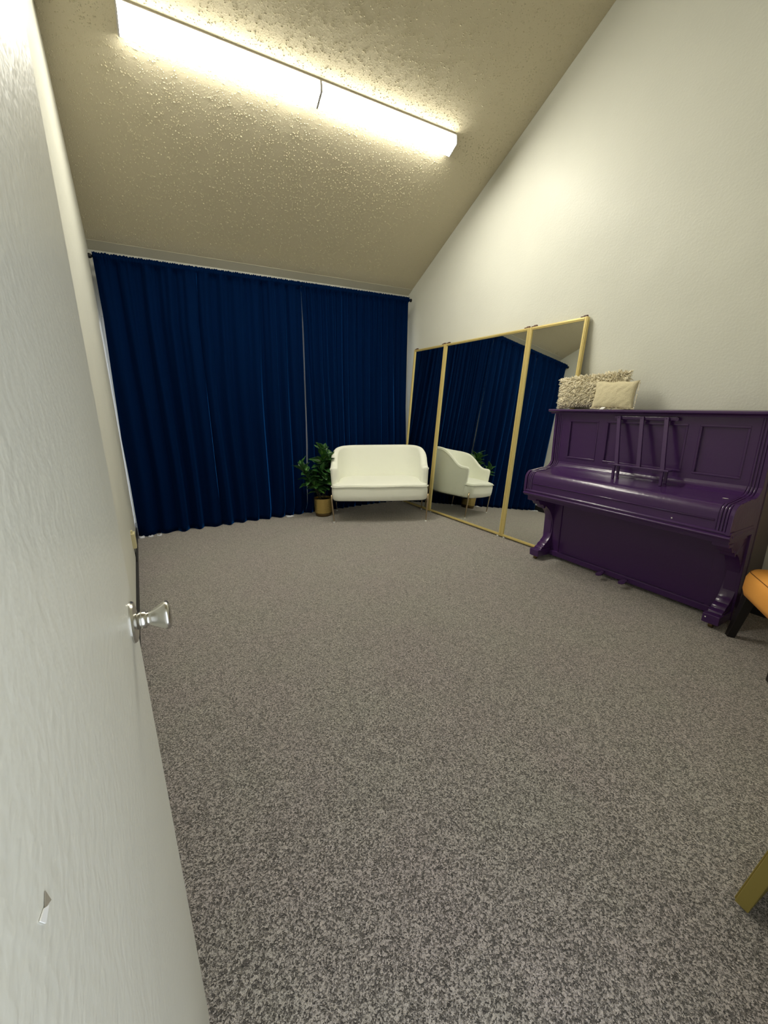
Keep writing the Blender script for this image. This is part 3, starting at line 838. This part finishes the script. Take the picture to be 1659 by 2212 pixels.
for (tx, ty, tz), cnt, ls in stems:
    b0 = Vector((PX+tx*.15, PY+ty*.2, .20)); tp = Vector((PX+tx, PY+ty, tz))
    md_ = (b0+tp)/2 + Vector((-tx*.15, 0, .0))
    def sp(t): return b0*(1-t)**2 + md_*2*t*(1-t) + tp*t*t
    tube(bmS, [sp(i/8) for i in range(9)], [lerp(.006, .003, i/8) for i in range(9)], 8)
    for k in range(cnt):
        t = .34 + .66*(k+1)/cnt; a = k*2.4 + rl.uniform(-.3, .3)
        p = sp(min(1, t)); el = lerp(.15, 1.15, max(0, (t-.35)/.65)**1.6) + rl.uniform(-.15, .15)
        d = Vector((math.cos(a)*math.cos(el), math.sin(a)*math.cos(el), math.sin(el)))
        if p.y + d.y*ls > 4.80: d.y = -abs(d.y)*.4 - .1
        if (p + d*ls).x > 1.82 and p.z < .74: d.x *= .35
        L_ = ls*rl.uniform(.8, 1.1)*(1.0 if t < .93 else .85)
        tube(bmS, [p, p+d*.018], [.002, .0018], 6)
        leaf(p+d*.015, d, L_, L_*rl.uniform(.50, .60), rl.uniform(.5, 1.1), rl.uniform(-.5, .5))
obj('stems', bmS, M_stem, pt, smooth=True)
me_f = obj('foliage', bmL, M_leaf, pt, smooth=True, solid=.0012)

# ------------------------------------------------------------------ orange chair
corner = Vector((2.862, .850, 0)); ax = Vector((-.78,-.62,0)).normalized(); bx = Vector((.62,-.78,0)).normalized()
CM = Matrix.Identity(4); CM.col[0] = (*ax, 0); CM.col[1] = (*bx, 0); CM.col[2] = (0,0,1,0); CM.col[3] = (*corner, 1)
ch = empty('accent_chair', CM @ Vector((.27,.27,0)), 'orange leather accent chair with black legs beside the purple piano', 'chair', rz=math.atan2(ax.y, ax.x))
def rrect(x0, x1, y0, y1, r, z, n=7):
    pts = []
    for cx, cy, a0 in ((x1-r, y0+r, -90), (x1-r, y1-r, 0), (x0+r, y1-r, 90), (x0+r, y0+r, 180)):
        for i in range(n+1): a = math.radians(a0+90*i/n); pts.append(Vector((cx+r*math.cos(a), cy+r*math.sin(a), z)))
    return pts
SW = .54
bm = bmesh.new()
loft(bm, [rrect(.03, SW-.03, .03, SW-.03, .06, .285), rrect(.008, SW-.008, .008, SW-.008, .075, .295), rrect(-.002, SW+.002, -.002, SW+.002, .08, .33),
          rrect(0, SW, 0, SW, .08, .40), rrect(.010, SW-.010, .010, SW-.010, .075, .430), rrect(.016, SW-.016, .016, SW-.016, .07, .434),
          rrect(.024, SW-.024, .024, SW-.024, .065, .444), rrect(.06, SW-.06, .06, SW-.06, .05, .456), rrect(.15, SW-.15, .15, SW-.15, .04, .464)])
bmesh.ops.transform(bm, matrix=CM, verts=bm.verts); seat = obj('seat', bm, M_orange, ch, smooth=True)
bm = bmesh.new(); ring = rrect(.013, SW-.013, .013, SW-.013, .07, .4335); ring.append(ring[0].copy()); tube(bm, ring, .0022, 6, cap=False)
bmesh.ops.transform(bm, matrix=CM, verts=bm.verts); obj('seam', bm, M_orangedk, seat, smooth=True)
bm = bmesh.new(); rings = []
for i in range(9):
    t = i/8; z = .40+.42*t; y = SW-.03+.10*t; ed = 0 if i < 7 else (.02 if i == 7 else .06)
    rings.append([Vector((px, y + (py-.0), z)) for px, py in [(ed,-.02),(ed+.01,-.045),(.27,-.055),(SW-.01-ed,-.045),(SW-ed,-.02),(SW-ed,.02),(SW-.02-ed,.035),(.27,.04),(.02+ed,.035),(ed,.02)]])
loft(bm, rings); bmesh.ops.transform(bm, matrix=CM, verts=bm.verts); obj('backrest', bm, M_orange, ch, smooth=True, sub=1)
for x, y in ((.05,.05),(SW-.10,.07),(.06,SW-.06),(SW-.08,SW-.06)):
    sx = -1 if x < .2 else 1; sy = -1 if y < .2 else 1
    bm = bmesh.new()
    def q(x_, y_, r_, z): return [Vector((x_+a*r_, y_+b_*r_, z)) for a, b_ in ((-1,-1),(1,-1),(1,1),(-1,1))]
    loft(bm, [q(x+sx*(.036 if sx < 0 else .012), y+sy*.036, .019 if sx < 0 else .013, 0), q(x+sx*.0, y+sy*.0, .026, .295)])
    bmesh.ops.transform(bm, matrix=CM, verts=bm.verts); obj('leg', bm, M_darkwood, ch, bevel=.003)

# ------------------------------------------------------------------ outlet box on the left wall
oy, oz = 3.74, .30
ob = empty('outlet_box', (lx(oy), oy, oz), 'small beige surface-mounted outlet box low on the left wall', 'outlet')
bm = bmesh.new(); x0 = lx(oy)-.002
box(bm, x0, x0+.030, oy-.045, oy+.045, oz-.07, oz+.055); obj('cover', bm, M_beige, ob, bevel=.004)
bm = bmesh.new(); box(bm, x0, x0+.016, oy-.020, oy+.020, oz+.055, oz+.075); obj('top_tab', bm, M_beige, ob, bevel=.002)
bm = bmesh.new(); tube(bm, [(x0+.012, oy, oz-.065), (x0+.010, oy-.01, oz-.12), (x0+.012, oy-.025, .11)], .003, 8); obj('cord', bm, M_blackmetal, ob, smooth=True)

# ------------------------------------------------------------------ world, camera
wd = bpy.data.worlds.new('World'); S.world = wd; wd.use_nodes = True
bg = wd.node_tree.nodes['Background']; bg.inputs[0].default_value = (.86,.92,1.0,1); bg.inputs[1].default_value = .5
cam = bpy.data.cameras.new('Camera'); co = bpy.data.objects.new('Camera', cam); C.objects.link(co); S.camera = co
cam.sensor_fit = 'HORIZONTAL'; cam.sensor_width = 36; cam.lens = 871/1659*36; cam.clip_start = .01
Rm = ((0.86714791,-0.1348604,0.47944465),(-0.49800882,-0.22229959,0.83819455),(-0.00645891,-0.96560632,-0.25992829))
m = Matrix.Identity(4)
for i in range(3):
    m[i][0] = Rm[i][0]; m[i][1] = -Rm[i][1]; m[i][2] = -Rm[i][2]
m[2][3] = 1.36
co.matrix_world = m
S.view_settings.view_transform = 'Standard'; S.view_settings.look = 'None'; S.view_settings.gamma = 1
S.view_settings.exposure = 2.17
